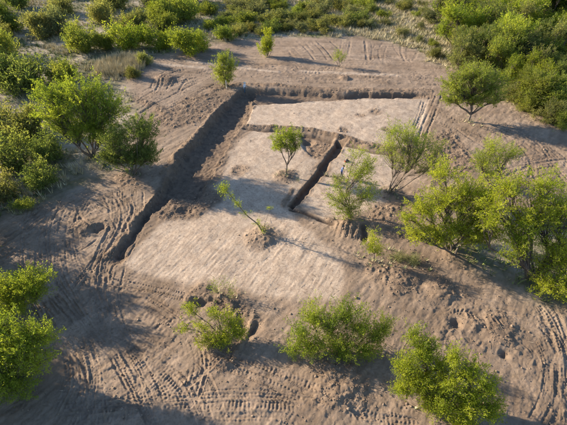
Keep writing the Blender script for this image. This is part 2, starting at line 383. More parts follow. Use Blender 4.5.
# ------------------------------------------------------------------ materials
def mat(name):
    m = bpy.data.materials.new(name); m.use_nodes = True
    nt = m.node_tree; nt.nodes.clear()
    out = nt.nodes.new('ShaderNodeOutputMaterial')
    return m, nt, out
def N(nt, t, **kw):
    n = nt.nodes.new(t)
    for k, v in kw.items():
        if k in n.inputs.keys(): n.inputs[k].default_value = v
        else: setattr(n, k, v)
    return n
def mix(nt, fac, a, b, typ='MIX'):
    n = nt.nodes.new('ShaderNodeMix'); n.data_type = 'RGBA'; n.blend_type = typ
    def put(i, v):
        if hasattr(v, 'links'): nt.links.new(v, n.inputs[i])
        elif isinstance(v, (int, float)): n.inputs[i].default_value = v
        else: n.inputs[i].default_value = (*v, 1)
    put(0, fac); put(6, a); put(7, b)
    return n.outputs[2]
def noise(nt, scale, detail=4, rough=0.6, vec=None):
    n = N(nt, 'ShaderNodeTexNoise'); n.inputs['Scale'].default_value = scale
    n.inputs['Detail'].default_value = detail; n.inputs['Roughness'].default_value = rough
    if vec is not None: nt.links.new(vec, n.inputs['Vector'])
    return n.outputs['Fac']
def ramp(nt, fac, a, b):
    n = N(nt, 'ShaderNodeMapRange'); n.inputs['From Min'].default_value = a; n.inputs['From Max'].default_value = b
    nt.links.new(fac, n.inputs['Value'])
    return n.outputs[0]

def soil_material():
    m, nt, out = mat('excavated soil')
    geo = N(nt, 'ShaderNodeNewGeometry'); P = geo.outputs['Position']
    at = lambda s: N(nt, 'ShaderNodeAttribute', attribute_name=s).outputs['Fac']
    c = mix(nt, ramp(nt, noise(nt, 0.35, 5, 0.62, P), 0.35, 0.65), (0.222, 0.157, 0.108), (0.318, 0.232, 0.164))
    c = mix(nt, ramp(nt, noise(nt, 2.2, 5, 0.7, P), 0.45, 0.75), c, (0.210, 0.152, 0.102))
    c = mix(nt, ramp(nt, noise(nt, 0.13, 5, 0.6, P), 0.45, 0.62), c, mix(nt, 1.0, c, (0.78, 0.76, 0.74), 'MULTIPLY'))
    pal = mix(nt, ramp(nt, noise(nt, 1.1, 8, 0.72, P), 0.38, 0.64), (0.335, 0.248, 0.178), (0.455, 0.350, 0.258))
    c = mix(nt, at('pale'), c, pal)
    c = mix(nt, ramp(nt, noise(nt, 6.0, 4, 0.7, P), 0.50, 0.75), c, (0.17, 0.115, 0.078))
    rb = mix(nt, ramp(nt, noise(nt, 3.0, 4, 0.7, P), 0.4, 0.7), (0.175, 0.112, 0.070), (0.27, 0.19, 0.125))
    rf = N(nt, 'ShaderNodeMath', operation='MULTIPLY'); nt.links.new(at('rubble'), rf.inputs[0]); rf.inputs[1].default_value = 0.7
    c = mix(nt, rf.outputs[0], c, rb)
    c = mix(nt, ramp(nt, at('streak'), 0.0, 0.6), c, mix(nt, 1.0, c, (0.82, 0.81, 0.80), 'MULTIPLY'))
    c = mix(nt, ramp(nt, at('streak'), 0.0, -0.6), c, mix(nt, 1.0, c, (1.14, 1.14, 1.14), 'MULTIPLY'))
    c = mix(nt, at('damp_shade'), c, mix(nt, ramp(nt, noise(nt, 1.7, 5, 0.7, P), 0.35, 0.65), (0.100, 0.070, 0.050), (0.180, 0.124, 0.084)))  # damp trench soil, plus shade painted on the north cut and grooves
    vg = mix(nt, ramp(nt, noise(nt, 1.3, 5, 0.7, P), 0.38, 0.66), (0.19, 0.155, 0.10), (0.10, 0.105, 0.04))
    vg = mix(nt, ramp(nt, noise(nt, 0.28, 4, 0.6, P), 0.46, 0.62), vg, (0.34, 0.275, 0.20))
    c = mix(nt, at('veg'), c, vg)
    b = N(nt, 'ShaderNodeBsdfPrincipled', Roughness=0.95)
    b.inputs['Specular IOR Level'].default_value = 0.15
    nt.links.new(c, b.inputs['Base Color'])
    bp = N(nt, 'ShaderNodeBump'); bp.inputs['Strength'].default_value = 0.9; bp.inputs['Distance'].default_value = 0.06
    nt.links.new(noise(nt, 11.0, 8, 0.8, P), bp.inputs['Height'])
    nt.links.new(bp.outputs[0], b.inputs['Normal'])
    nt.links.new(b.outputs[0], out.inputs[0])
    return m
def leaf_material():
    m, nt, out = mat('leaves')
    oi = N(nt, 'ShaderNodeObjectInfo')
    t = N(nt, 'ShaderNodeAttribute', attribute_name='tint').outputs['Fac']
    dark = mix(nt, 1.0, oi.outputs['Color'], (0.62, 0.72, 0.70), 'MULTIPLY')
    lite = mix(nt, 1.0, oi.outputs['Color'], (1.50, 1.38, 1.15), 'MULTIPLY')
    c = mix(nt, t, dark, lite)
    d = N(nt, 'ShaderNodeBsdfDiffuse', Roughness=0.8); tr = N(nt, 'ShaderNodeBsdfTranslucent')
    nt.links.new(c, d.inputs[0])
    nt.links.new(mix(nt, 1.0, c, (1.15, 1.1, 0.6), 'MULTIPLY'), tr.inputs[0])
    ms = N(nt, 'ShaderNodeMixShader'); ms.inputs[0].default_value = 0.55
    nt.links.new(d.outputs[0], ms.inputs[1]); nt.links.new(tr.outputs[0], ms.inputs[2])
    nt.links.new(ms.outputs[0], out.inputs[0])
    return m
def plain(name, c1, c2, scale=20.0, rough=0.9, bump=0.02):
    m, nt, out = mat(name)
    tc = N(nt, 'ShaderNodeTexCoord').outputs['Object']
    nz = noise(nt, scale, 4, 0.65, tc)
    b = N(nt, 'ShaderNodeBsdfPrincipled', Roughness=rough); b.inputs['Specular IOR Level'].default_value = 0.2
    nt.links.new(mix(nt, ramp(nt, nz, 0.35, 0.65), c1, c2), b.inputs['Base Color'])
    bp = N(nt, 'ShaderNodeBump'); bp.inputs['Strength'].default_value = 0.4; bp.inputs['Distance'].default_value = bump
    nt.links.new(nz, bp.inputs['Height']); nt.links.new(bp.outputs[0], b.inputs['Normal'])
    nt.links.new(b.outputs[0], out.inputs[0])
    return m
M_SOIL, M_LEAF = soil_material(), leaf_material()
M_BARK = plain('bark', (0.10, 0.075, 0.055), (0.19, 0.15, 0.115), 6.0)
M_CLOD = plain('clods', (0.17, 0.115, 0.075), (0.29, 0.21, 0.145), 0.9)
M_STRAW = plain('straw', (0.38, 0.31, 0.17), (0.55, 0.47, 0.29), 0.4)
M_STRAW2 = plain('weed', (0.10, 0.13, 0.035), (0.21, 0.23, 0.07), 0.35)

# ------------------------------------------------------------------ ground sheet
def build_ground():
    ys = [3.0]
    while ys[-1] < 126:
        D2 = ys[-1] ** 2 + CAM_H ** 2
        ys.append(ys[-1] + min(max(0.052, 1.15 * D2 / (731 * CAM_H)), 0.24 if ys[-1] < 82 else 0.6))
    g = 0.4
    while ys[-1] < 2500: ys.append(ys[-1] + g); g *= 1.14
    lo = [2.0, 0.5, -2, -6, -14, -30, -70, -160, -400, -1000]
    ys = np.array(lo[::-1] + ys)
    us = list(np.arange(0, 0.80, 0.00205)); g = 0.003
    while us[-1] < 30: us.append(us[-1] + g); g *= 1.12
    us = np.array([-u for u in us[:0:-1]] + us)
    w = np.clip(ys * CP + CAM_H * SP, 18.0, 120.0)
    Xg = us[None, :] * w[:, None]; Yg = np.repeat(ys[:, None], len(us), 1)
    nr, nc = Xg.shape
    x, y = Xg.ravel(), Yg.ravel()
    z, pale, rub, veg, streak, damp_shade = terrain(x, y, True)
    co = np.stack([x, y, z], 1).astype(np.float32)
    i = (np.arange(nr - 1)[:, None] * nc + np.arange(nc - 1)[None, :]).ravel()
    F = np.stack([i, i + 1, i + nc + 1, i + nc], 1).astype(np.int32)
    me = bpy.data.meshes.new('ground')
    me.vertices.add(len(co)); me.vertices.foreach_set('co', co.ravel())
    me.loops.add(F.size); me.loops.foreach_set('vertex_index', F.ravel())
    me.polygons.add(len(F)); me.polygons.foreach_set('loop_start', np.arange(0, F.size, 4, dtype=np.int32))
    me.update(calc_edges=True)
    me.polygons.foreach_set('use_smooth', np.ones(len(F), bool))
    for nm, a in (('pale', pale), ('rubble', rub), ('veg', veg), ('streak', streak), ('damp_shade', damp_shade)):
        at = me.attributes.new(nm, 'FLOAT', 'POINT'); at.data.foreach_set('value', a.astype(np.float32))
    me.materials.append(M_SOIL)
    o = bpy.data.objects.new('ground', me); col.objects.link(o)
    o['kind'] = 'structure'
    o['label'] = 'bare brown excavated soil with trenches, tyre marks and a pale scraped floor'
    return o, (ys, us, w, [a.reshape(nr, nc) for a in (z, pale, rub, veg)])
ground, GRID = build_ground()
def sample(x, y):
    """height and soil masks read back from the sheet"""
    ys, us, w, A = GRID; x = np.asarray(x, float); y = np.asarray(y, float)
    i = np.clip(np.searchsorted(ys, y) - 1, 0, len(ys) - 2); fy = np.clip((y - ys[i]) / (ys[i + 1] - ys[i]), 0, 1)
    u = x / (w[i] + (w[i + 1] - w[i]) * fy)
    j = np.clip(np.searchsorted(us, u) - 1, 0, len(us) - 2); fx = np.clip((u - us[j]) / (us[j + 1] - us[j]), 0, 1)
    return [(a[i, j] * (1 - fx) + a[i, j + 1] * fx) * (1 - fy) + (a[i + 1, j] * (1 - fx) + a[i + 1, j + 1] * fx) * fy for a in A]
def hz(x, y): return float(sample([x], [y])[0][0])

# ------------------------------------------------------------------ generic builders
def mesh_from(name, V, F, material, smooth=False, tint=None):
    V = np.asarray(V, np.float32); F = np.asarray(F, np.int32)
    k = F.shape[1]
    me = bpy.data.meshes.new(name)
    me.vertices.add(len(V)); me.vertices.foreach_set('co', V.ravel())
    me.loops.add(F.size); me.loops.foreach_set('vertex_index', F.ravel())
    me.polygons.add(len(F)); me.polygons.foreach_set('loop_start', np.arange(0, F.size, k, dtype=np.int32))
    me.update(calc_edges=True)
    if smooth: me.polygons.foreach_set('use_smooth', np.ones(len(F), bool))
    if tint is not None:
        at = me.attributes.new('tint', 'FLOAT', 'POINT'); at.data.foreach_set('value', np.asarray(tint, np.float32))
    me.materials.append(material)
    return me
def link(name, me, parent=None):
    o = bpy.data.objects.new(name, me); col.objects.link(o)
    if parent: o.parent = parent
    return o
def empty(name, loc, label, cat, group=None, rz=0.0):
    o = bpy.data.objects.new(name, None); col.objects.link(o)
    o.location = loc; o.rotation_euler = (0, 0, rz); o.empty_display_size = 0.3
    o['label'] = label; o['category'] = cat
    if group: o['group'] = group
    return o
def tube(V, F, pts, r0, r1, sides=5):
    pts = np.asarray(pts, float); n = len(pts); base = sum(len(v) for v in V)
    tang = np.gradient(pts, axis=0); tang /= np.linalg.norm(tang, axis=1)[:, None] + 1e-9
    ref = np.array([0.31, 0.77, 0.55]); ring = []
    for i in range(n):
        a = np.cross(tang[i], ref); a /= np.linalg.norm(a) + 1e-9; b = np.cross(tang[i], a)
        r = r0 + (r1 - r0) * i / (n - 1)
        ph = np.arange(sides) * 2 * np.pi / sides
        ring.append(pts[i] + r * (np.cos(ph)[:, None] * a + np.sin(ph)[:, None] * b))
    V.append(np.concatenate(ring))
    for i in range(n - 1):
        for k in range(sides):
            k2 = (k + 1) % sides
            F.append((base + i * sides + k, base + i * sides + k2, base + (i + 1) * sides + k2, base + (i + 1) * sides + k))
def bend(a, b, r, sag=0.12, n=5):
    a = np.asarray(a, float); b = np.asarray(b, float); L = np.linalg.norm(b - a)
    t = np.linspace(0, 1, n)[:, None]
    off = r.normal(0, sag * L, 3); off[2] = abs(off[2]) * 0.6
    return a + (b - a) * t + off * np.sin(np.pi * t) + r.normal(0, 0.02 * L, (n, 3)) * np.sin(np.pi * t)

def leaves(P, D, r, size, tint, aspect=0.27):
    """diamond leaflets at points P, lying loosely along directions D"""
    n = len(P)
    a = D + r.normal(0, 0.75, (n, 3)); a /= np.linalg.norm(a, axis=1)[:, None]
    b = np.cross(a, r.normal(0, 1, (n, 3)) + np.array([0, 0, 0.6])); b /= np.linalg.norm(b, axis=1)[:, None] + 1e-9
    l = size * r.uniform(0.65, 1.35, n)[:, None]; w = l * aspect
    V = np.stack([P - a * l * 0.5, P + b * w * 0.5 + a * l * 0.05, P + a * l * 0.5, P - b * w * 0.5 + a * l * 0.05], 1).reshape(-1, 3)
    F = np.arange(4 * n).reshape(-1, 4)
    return V, F, np.repeat(tint, 4)

def make_plant(seed, lobes, stems=3, spread=0.25, trunk_r=0.09, clusters=160, per=42, leaf=0.17, up=0.5, spray=0.75,
               shell=0.45, stem_h=0.0, fine=True, loose=0.11):
    """trunk mesh and crown mesh; lobes = (x, y, z, rx, ry, rz) of the crown, in metres from the foot"""
    r = np.random.default_rng(seed); V, F = [], []
    L = np.array(lobes, float); vol = (L[:, 3] * L[:, 4] * L[:, 5]) ** 0.75; prob = vol / vol.sum()
    foot = []
    if stem_h > 0:
        top = np.array([r.normal(0, 0.08), r.normal(0, 0.08), stem_h])
        tube(V, F, bend((0, 0, -0.2), top, r, 0.05, 6), trunk_r * 1.25, trunk_r * 0.95, 8)
        foot = [top] * stems
    else:
        for k in range(stems):
            a = r.uniform(0, 2 * np.pi); q = spread * r.uniform(0.2, 1)
            foot.append(np.array([q * math.cos(a), q * math.sin(a), -0.2]))
    hubs = []
    for li, l in enumerate(L):
        c = l[:3] - np.array([0, 0, 0.35 * l[5]])
        f = foot[li % len(foot)]
        pts = bend(f, c, r, 0.10, 7); tube(V, F, pts, trunk_r, trunk_r * 0.38, 6)
        hubs.append(pts)
    for k in range(len(L), stems):                    # stems that end inside the crown
        l = L[r.integers(len(L))]; c = l[:3] + r.normal(0, 0.3, 3) * l[3:6]
        tube(V, F, bend(foot[k], c, r, 0.1, 6), trunk_r * 0.8, trunk_r * 0.25, 5)
    clusters = int(clusters * 1.35); per = int(per * (1.15 if fine else 1.0)); leaf *= (0.97 if fine else 1.2); spray *= 1.3
    ids = r.choice(len(L), clusters, p=prob)
    P, D, T = [], [], []; lobe_t = r.normal(0, 0.16, len(L))
    for li in ids:
        l = L[li]
        d = r.normal(0, 1, 3); d /= np.linalg.norm(d); d[2] = d[2] * 0.9 + 0.1
        q = r.uniform(0, 1) ** shell
        c = l[:3] + d * l[3:6] * q * r.uniform(0.72, 1.2)
        if c[2] < 0.12: c[2] = 0.12 + r.uniform(0, 0.3)
        src = hubs[li][r.integers(3, 7)]
        out = (c - l[:3]) / (np.linalg.norm(c - l[:3]) + 1e-6) + np.array([0, 0, up]) + r.normal(0, 0.35, 3)
        out /= np.linalg.norm(out)
        spray_k = spray * r.uniform(0.55, 1.55)
        end = c + out * spray_k * 0.62
        if q > 0.45: tube(V, F, np.array([src, (src + c) / 2 + r.normal(0, 0.1, 3), c, end]), trunk_r * 0.26, 0.006, 3)
        n = int(per * r.uniform(0.6, 1.4))
        t = r.uniform(-0.5, 0.62, n)
        pts = c + out * (t * spray_k)[:, None] + r.normal(0, loose * (1.15 - 0.7 * (t + 0.5))[:, None] * 1.6, (n, 3))
        P.append(pts); D.append(np.repeat(out[None], n, 0))
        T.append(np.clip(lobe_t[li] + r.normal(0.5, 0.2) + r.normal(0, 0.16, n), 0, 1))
    P = np.concatenate(P); D = np.concatenate(D); T = np.concatenate(T)
    keep = P[:, 2] > 0.03; P, D, T = P[keep], D[keep], T[keep]
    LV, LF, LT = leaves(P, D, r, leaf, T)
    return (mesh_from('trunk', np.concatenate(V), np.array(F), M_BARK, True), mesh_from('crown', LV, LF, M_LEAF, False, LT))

BRIGHT = (0.330, 0.366, 0.044); LIME = (0.285, 0.336, 0.050); MID = (0.248, 0.288, 0.062)
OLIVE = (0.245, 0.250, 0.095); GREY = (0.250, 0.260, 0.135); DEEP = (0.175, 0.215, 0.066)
FEET = []
def put_plant(name, meshes, x, y, label, cat, colour, group=None, rz=0.0, s=1.0, sz=None, dz=-0.05):
    e = empty(name, (x, y, hz(x, y) + dz), label, cat, group, rz)
    e.scale = (s, s, sz if sz else s)
    FEET.append((x, y, s))
    t = link('trunk', meshes[0], e); c = link('crown', meshes[1], e)
    c.color = (*colour, 1)
    return e

def lobes_px(px, py, items):
    """crown lobes from survey offsets about the foot: (dx, up, half width, half height); seen steeply, part of 'up' is depth"""
    sx, sz = mpp(px, py); a = math.atan2(CAM_H, G(px, py)[1]); out = []
    k = min(1.0, max(0.4, 1.0 - (math.degrees(a) - 36) / 40))
    for dx, up, hw, hh in items:
        dx -= k * up * (px - IW / 2) / (IH / 2 + FPX * CP / SP - py)      # uprights splay towards the picture's rim
        ry = hw * sx * 0.85
        rz = math.sqrt(max((hh * sx) ** 2 - (ry * math.sin(a)) ** 2, (0.62 * hh * sx) ** 2)) / math.cos(a)
        out.append((dx * sx, (1 - k) * up * sx / math.sin(a), k * up * sz, hw * sx, ry, min(rz, 1.15 * hw * sx)))
    my = sum(o[1] for o in out) / len(out)
    return [(o[0], o[1] - my) + o[2:] for o in out], my
def tree_at(px, py, items, name, label, cat, colour, seed, **kw):
    x, y = G(px, py); lb, my = lobes_px(px, py, items)
    put_plant(name, make_plant(seed, lb, **kw), x, y + my, label, cat, colour)

# ------------------------------------------------------------------ the trees and bushes of the dig, one by one
T = tree_at
T(92, 156, [(-32, 40, 22, 18), (-8, 52, 24, 20), (14, 42, 18, 20), (-16, 26, 18, 14), (8, 22, 16, 16), (-38, 56, 16, 12), (-2, 30, 14, 14)],
  'mesquite_tree', 'large round yellow-green tree left of the trench, touching a darker bush', 'tree', LIME, 101,
  stems=6, trunk_r=0.12, clusters=620, per=44, leaf=0.22, spray=0.95)
T(133, 174, [(-14, 30, 16, 14), (8, 40, 15, 14), (-2, 16, 22, 12), (14, 20, 12, 14), (-22, 16, 12, 10)],
  'mesquite_bush', 'darker green bush at the trench edge, right of the large round tree', 'bush', DEEP, 102,
  stems=6, trunk_r=0.07, clusters=420, per=42, leaf=0.21, up=0.9)
T(286, 174, [(-6, 34, 9, 8), (6, 36, 9, 8), (0, 27, 12, 7), (9, 24, 6, 5), (-9, 26, 6, 5)],
  'mesquite_tree', 'small round-topped tree on a bare trunk, alone left of the narrow slit trench', 'tree', LIME, 103,
  stems=5, stem_h=1.15, trunk_r=0.07, clusters=130, per=44, leaf=0.16, spray=0.5)
T(351, 222, [(-10, 22, 12, 12), (8, 44, 12, 16), (15, 26, 12, 18), (-2, 12, 14, 10), (-12, 34, 8, 6), (17, 52, 9, 9), (6, 60, 8, 7)],
  'mesquite_tree', 'airy multi-stemmed tree right beside the person in blue', 'tree', LIME, 104,
  stems=7, trunk_r=0.055, clusters=230, per=34, leaf=0.15, spray=0.7, shell=0.4, spread=0.5)
T(391, 195, [(-2, 44, 13, 14), (14, 50, 16, 13), (28, 40, 16, 14), (12, 30, 18, 12), (36, 26, 12, 12), (2, 56, 10, 8), (44, 38, 9, 12)],
  'mesquite_tree', 'thin-leaved open tree with dark stems, north-east of the person in blue', 'tree', LIME, 105,
  stems=6, trunk_r=0.06, clusters=300, per=36, leaf=0.14, spray=0.8, shell=0.4, spread=0.6)
T(492, 186, [(-8, 24, 13, 12), (8, 28, 14, 12), (20, 30, 9, 7), (-2, 12, 16, 9), (0, 36, 10, 8)],
  'mesquite_bush', 'bushy shrub standing before the curved tracks below the long-shadowed tree', 'bush', LIME, 106,
  stems=6, trunk_r=0.06, clusters=170, per=40, leaf=0.15, up=0.9)
T(458, 266, [(-38, 28, 14, 12), (-26, 50, 15, 12), (-6, 58, 20, 16), (16, 62, 20, 16), (28, 46, 16, 16), (4, 34, 20, 16), (-16, 24, 15, 13),
             (20, 24, 16, 14), (-4, 82, 15, 10), (-44, 42, 9, 9), (38, 62, 13, 12), (36, 30, 12, 12)],
  'mesquite_tree', 'big spreading lime-green tree right of centre with several dark stems', 'tree', BRIGHT, 107,
  stems=8, trunk_r=0.10, clusters=600, per=40, leaf=0.18, spray=0.8, spread=0.7)
T(554, 304, [(-14, 66, 18, 22), (6, 84, 22, 22), (30, 90, 22, 20), (-30, 92, 16, 14), (14, 44, 20, 22), (32, 52, 22, 26), (2, 20, 18, 16),
             (28, 16, 18, 18), (-14, 110, 18, 12), (48, 40, 18, 30), (-40, 78, 12, 13), (20, 112, 20, 12), (-24, 50, 12, 14)],
  'mesquite_tree', 'tall lime-green tree cut off by the right edge of the picture', 'tree', BRIGHT, 108,
  stems=9, trunk_r=0.11, clusters=740, per=40, leaf=0.18, spray=0.85, spread=0.8)
T(468, 122, [(-12, 34, 14, 12), (6, 42, 18, 12), (22, 34, 16, 12), (4, 24, 22, 10), (-16, 22, 12, 8), (28, 22, 10, 8)],
  'mesquite_tree', 'flat-topped tree on forked trunk casting a long shadow before the thicket', 'tree', MID, 109,
  stems=6, trunk_r=0.13, clusters=420, per=42, leaf=0.22, spray=0.9, stem_h=1.0)
T(374, 271, [(0, 28, 8, 8), (4, 20, 7, 7), (-4, 20, 6, 7), (2, 34, 5, 4)],
  'mesquite_sapling', 'slender sapling with a small tuft of leaves on a thin stem', 'sapling', BRIGHT, 110,
  stems=3, stem_h=0.9, trunk_r=0.035, clusters=46, per=34, leaf=0.14, spray=0.4)
T(336, 366, [(-36, 30, 11, 14), (-20, 44, 11, 13), (-4, 36, 13, 16), (12, 46, 11, 13), (26, 36, 13, 15), (42, 28, 10, 13), (-24, 16, 15, 11), (4, 14, 17, 12), (30, 14, 15, 11), (-42, 14, 8, 8), (50, 34, 7, 8)],
  'desert_bush', 'wide feathery bush in the lower middle, broader than tall', 'bush', LIME, 111,
  stems=14, trunk_r=0.03, clusters=430, per=44, leaf=0.15, up=1.6, spray=1.15, spread=1.0, loose=0.10)
T(217, 350, [(12, 24, 10, 10), (-2, 32, 8, 8), (22, 14, 8, 9), (-18, 22, 8, 8), (-28, 36, 7, 6), (6, 10, 12, 8), (-12, 8, 10, 6), (-34, 20, 6, 5)],
  'desert_bush', 'ragged yellow-green bush beside the dark hollow, left of the wide feathery bush', 'bush', BRIGHT, 112,
  stems=9, trunk_r=0.035, clusters=170, per=38, leaf=0.14, up=1.0, spray=0.6, spread=0.6)
T(432, 418, [(-20, 44, 11, 13), (0, 56, 12, 12), (14, 44, 10, 11), (-6, 30, 14, 13), (18, 26, 9, 10), (-26, 26, 9, 10), (-8, 70, 7, 7), (2, 12, 12, 9)],
  'mesquite_bush', 'dense yellow-green bush near the bottom edge, left of a paired bush', 'bush', BRIGHT, 113,
  stems=8, trunk_r=0.06, clusters=330, per=44, leaf=0.15, up=0.8)
T(474, 436, [(-16, 44, 11, 11), (6, 54, 11, 11), (22, 42, 10, 11), (-26, 26, 10, 11), (0, 28, 14, 13), (20, 22, 11, 11), (-6, 66, 7, 7), (-10, 12, 12, 9)],
  'mesquite_bush', 'dense yellow-green bush cut by the bottom edge, right of a paired bush', 'bush', BRIGHT, 114,
  stems=8, trunk_r=0.06, clusters=330, per=44, leaf=0.15, up=0.8)
T(4, 318, [(-10, 30, 18, 14), (10, 36, 18, 12), (22, 28, 12, 12), (2, 16, 22, 12), (26, 42, 9, 7)],
  'mesquite_bush', 'bright green bush at the left edge, upper of two', 'bush', LIME, 115,
  stems=8, trunk_r=0.06, clusters=260, per=44, leaf=0.16, up=0.9)
T(-8, 408, [(-12, 54, 20, 22), (12, 64, 20, 20), (26, 44, 16, 20), (4, 30, 28, 22), (30, 66, 12, 12), (-20, 76, 16, 12)],
  'mesquite_bush', 'larger green bush at the left edge, lower of two', 'bush', LIME, 116,
  stems=8, trunk_r=0.07, clusters=420, per=46, leaf=0.16, up=0.9)
T(225, 86, [(-5, 16, 8, 12), (5, 18, 8, 12), (0, 8, 11, 7), (-1, 26, 7, 5)],
  'mesquite_bush', 'rounded green bush behind the two people at the trench corner', 'bush', MID, 117,
  stems=8, trunk_r=0.06, clusters=190, per=42, leaf=0.19, up=1.0, spray=0.8)
T(267, 56, [(0, 14, 6, 9), (-2, 8, 7, 7), (3, 10, 5, 7), (1, 21, 4, 5)],
  'mesquite_bush', 'upright bright bush standing alone on the far graded strip', 'bush', BRIGHT, 118,
  stems=6, trunk_r=0.06, clusters=130, per=40, leaf=0.20, up=1.2, spray=0.8)
T(338, 67, [(0, 12, 5, 5), (-3, 8, 4, 4), (4, 9, 4, 4)],
  'mesquite_sapling', 'thin see-through sapling beside the dark soil heap on the far strip', 'sapling', LIME, 119,
  stems=4, trunk_r=0.045, clusters=34, per=26, leaf=0.18, up=1.0, spray=0.8)
T(222, 301, [(-8, 12, 6, 6), (4, 16, 7, 6), (10, 8, 5, 5)],
  'desert_shrub', 'sparse sprig-like shrub above the ragged yellow-green bush', 'shrub', LIME, 120,
  stems=6, trunk_r=0.015, clusters=26, per=22, leaf=0.11, up=1.2, spray=0.5, spread=0.4)
T(338, 181, [(-3, 5, 4, 4), (3, 4, 4, 3)],
  'desert_shrub', 'small grey-green shrub at the feet of the person in blue', 'shrub', GREY, 121,
  stems=4, trunk_r=0.02, clusters=26, per=24, leaf=0.13, up=1.0, spray=0.4)
T(398, 262, [(0, 4, 7, 4), (6, 3, 5, 3)],
  'desert_shrub', 'low grey-green shrub on the bank right of the slender sapling', 'shrub', GREY, 122,
  stems=6, trunk_r=0.015, clusters=40, per=22, leaf=0.11, up=0.6, spray=0.4)
T(414, 266, [(0, 5, 6, 5), (-3, 3, 6, 3)],
  'desert_shrub', 'low grey-green shrub under the edge of the big spreading tree', 'shrub', GREY, 123,
  stems=6, trunk_r=0.015, clusters=44, per=22, leaf=0.11, up=0.6, spray=0.4)
T(20, 208, [(-4, 5, 8, 5), (6, 6, 8, 5)],
  'desert_shrub', 'small rounded shrub beside the straight ruts at the left edge', 'shrub', MID, 124,
  stems=6, trunk_r=0.02, clusters=70, per=32, leaf=0.14, up=0.8, spray=0.4)

# leaning sapling on its own little mound
def leaning_sapling():
    px, py = 263, 234
    x, y = G(px, py); sx, sz = mpp(px, py); r = np.random.default_rng(131)
    e = empty('leaning_sapling', (x, y, hz(x, y) - 0.05), 'sparse sapling leaning far to the left on a little earth mound', 'sapling')
    V, F = [], []
    tip = np.array([-34 * sx, 0.3, 36 * sz]); pts = np.array([(0, 0, -0.2), (-0.5, 0.02, 0.9), (-1.5, 0.1, 2.0), tip * 0.82 + (0, 0, .1), tip])
    pts = np.array([np.array(p) for p in pts]); tube(V, F, smooth_line(pts, 4), 0.07, 0.015, 6)
    q = np.array([(0.05, 0, -0.1), (0.25, 0.1, 1.0), (0.55, 0.2, 1.9), (0.7, 0.2, 2.6)]); tube(V, F, smooth_line(q, 3), 0.03, 0.008, 5)
    P, D, T_ = [], [], []
    spots = [(p, 0.20) for p in (pts[2], pts[2] * 0.75 + pts[3] * 0.25, pts[3], pts[1])] + [(pts[-1], 0.45)] * 22 + [(pts[1], 0.3)] * 4 + [(pts[3] * .5 + pts[2] * .5, 0.3)] * 5 + [(pts[3], 0.3)] * 4 + [(pts[2], 0.25)] * 4 + [(pts[3] * .6 + pts[2] * .4, 0.2)] * 2 + [(q[-1], 0.2)] * 3 + [(np.array((0.1, -0.1, 0.3)), 0.4)] * 6
    for c, sp in spots:
        n = 34; dd = r.normal(0, 1, 3) + np.array([-0.5, 0, 0.5]); dd /= np.linalg.norm(dd)
        t = r.uniform(0, 0.6, n)[:, None]
        P.append(c + dd * t + r.normal(0, sp * 0.45, (n, 3))); D.append(np.repeat(dd[None], n, 0)); T_.append(np.clip(r.normal(.45, .2, n), 0, 1))
        tube(V, F, np.array([c, c + dd * 0.3, c + dd * 0.6]), 0.01, 0.004, 3)
    LV, LF, LT = leaves(np.concatenate(P), np.concatenate(D), r, 0.14, np.concatenate(T_))
    link('trunk', mesh_from('trunk', np.concatenate(V), np.array(F), M_BARK, True), e)
    c = link('crown', mesh_from('crown', LV, LF, M_LEAF, False, LT), e); c.color = (*LIME, 1)
leaning_sapling()

# ------------------------------------------------------------------ scrub around the dig
PROTO = []
for k in range(9):
    r = np.random.default_rng(400 + k)
    if k < 5:       # round desert bushes, about 4 m wide and 2.8 m high
        lb = [(r.uniform(-1.4, 1.4), r.uniform(-1.4, 1.4), r.uniform(0.7, 2.1), r.uniform(0.4, 0.9), r.uniform(0.4, 0.9), r.uniform(0.4, 0.9)) for _ in range(9)] + [(r.uniform(-.4, .4), 0, 0.6, 1.3, 1.3, 0.6)]
        PROTO.append(make_plant(500 + k, lb, stems=7, trunk_r=0.05, clusters=150, per=34, leaf=0.19, up=1.0, spray=0.85, spread=0.4, loose=0.14, fine=False))
    else:           # taller trees, about 5 m wide and 5 m high
        lb = [(r.uniform(-1.8, 1.8), r.uniform(-1.8, 1.8), r.uniform(1.8, 4.2), r.uniform(0.6, 1.3), r.uniform(0.6, 1.3), r.uniform(0.6, 1.1)) for _ in range(10)] + [(0, 0, 1.3, 1.7, 1.7, 1.0)]
        PROTO.append(make_plant(500 + k, lb, stems=6, trunk_r=0.09, clusters=230, per=32, leaf=0.23, up=0.6, spray=0.95, spread=0.4, loose=0.15, fine=False))
def scrub(px, py, width_px, colour, label, group=None, tall=False, k=None, cat='bush', sq=1.0):
    x, y = G(px, py); sx, _ = mpp(px, py)
    s = width_px * sx / (4.4 if tall else 3.3)
    r = random.Random(int(px * 131 + py * 17))
    k = (5 + r.randrange(4)) if tall else r.randrange(5)
    f = r.uniform(0.68, 1.08); cc = [c * f * r.uniform(0.97, 1.03) for c in colour]
    put_plant('mesquite_tree' if tall else 'scrub_bush', PROTO[k], x, y, label, cat, cc, group, r.uniform(0, 6.28), s, s * sq * r.uniform(0.9, 1.1))
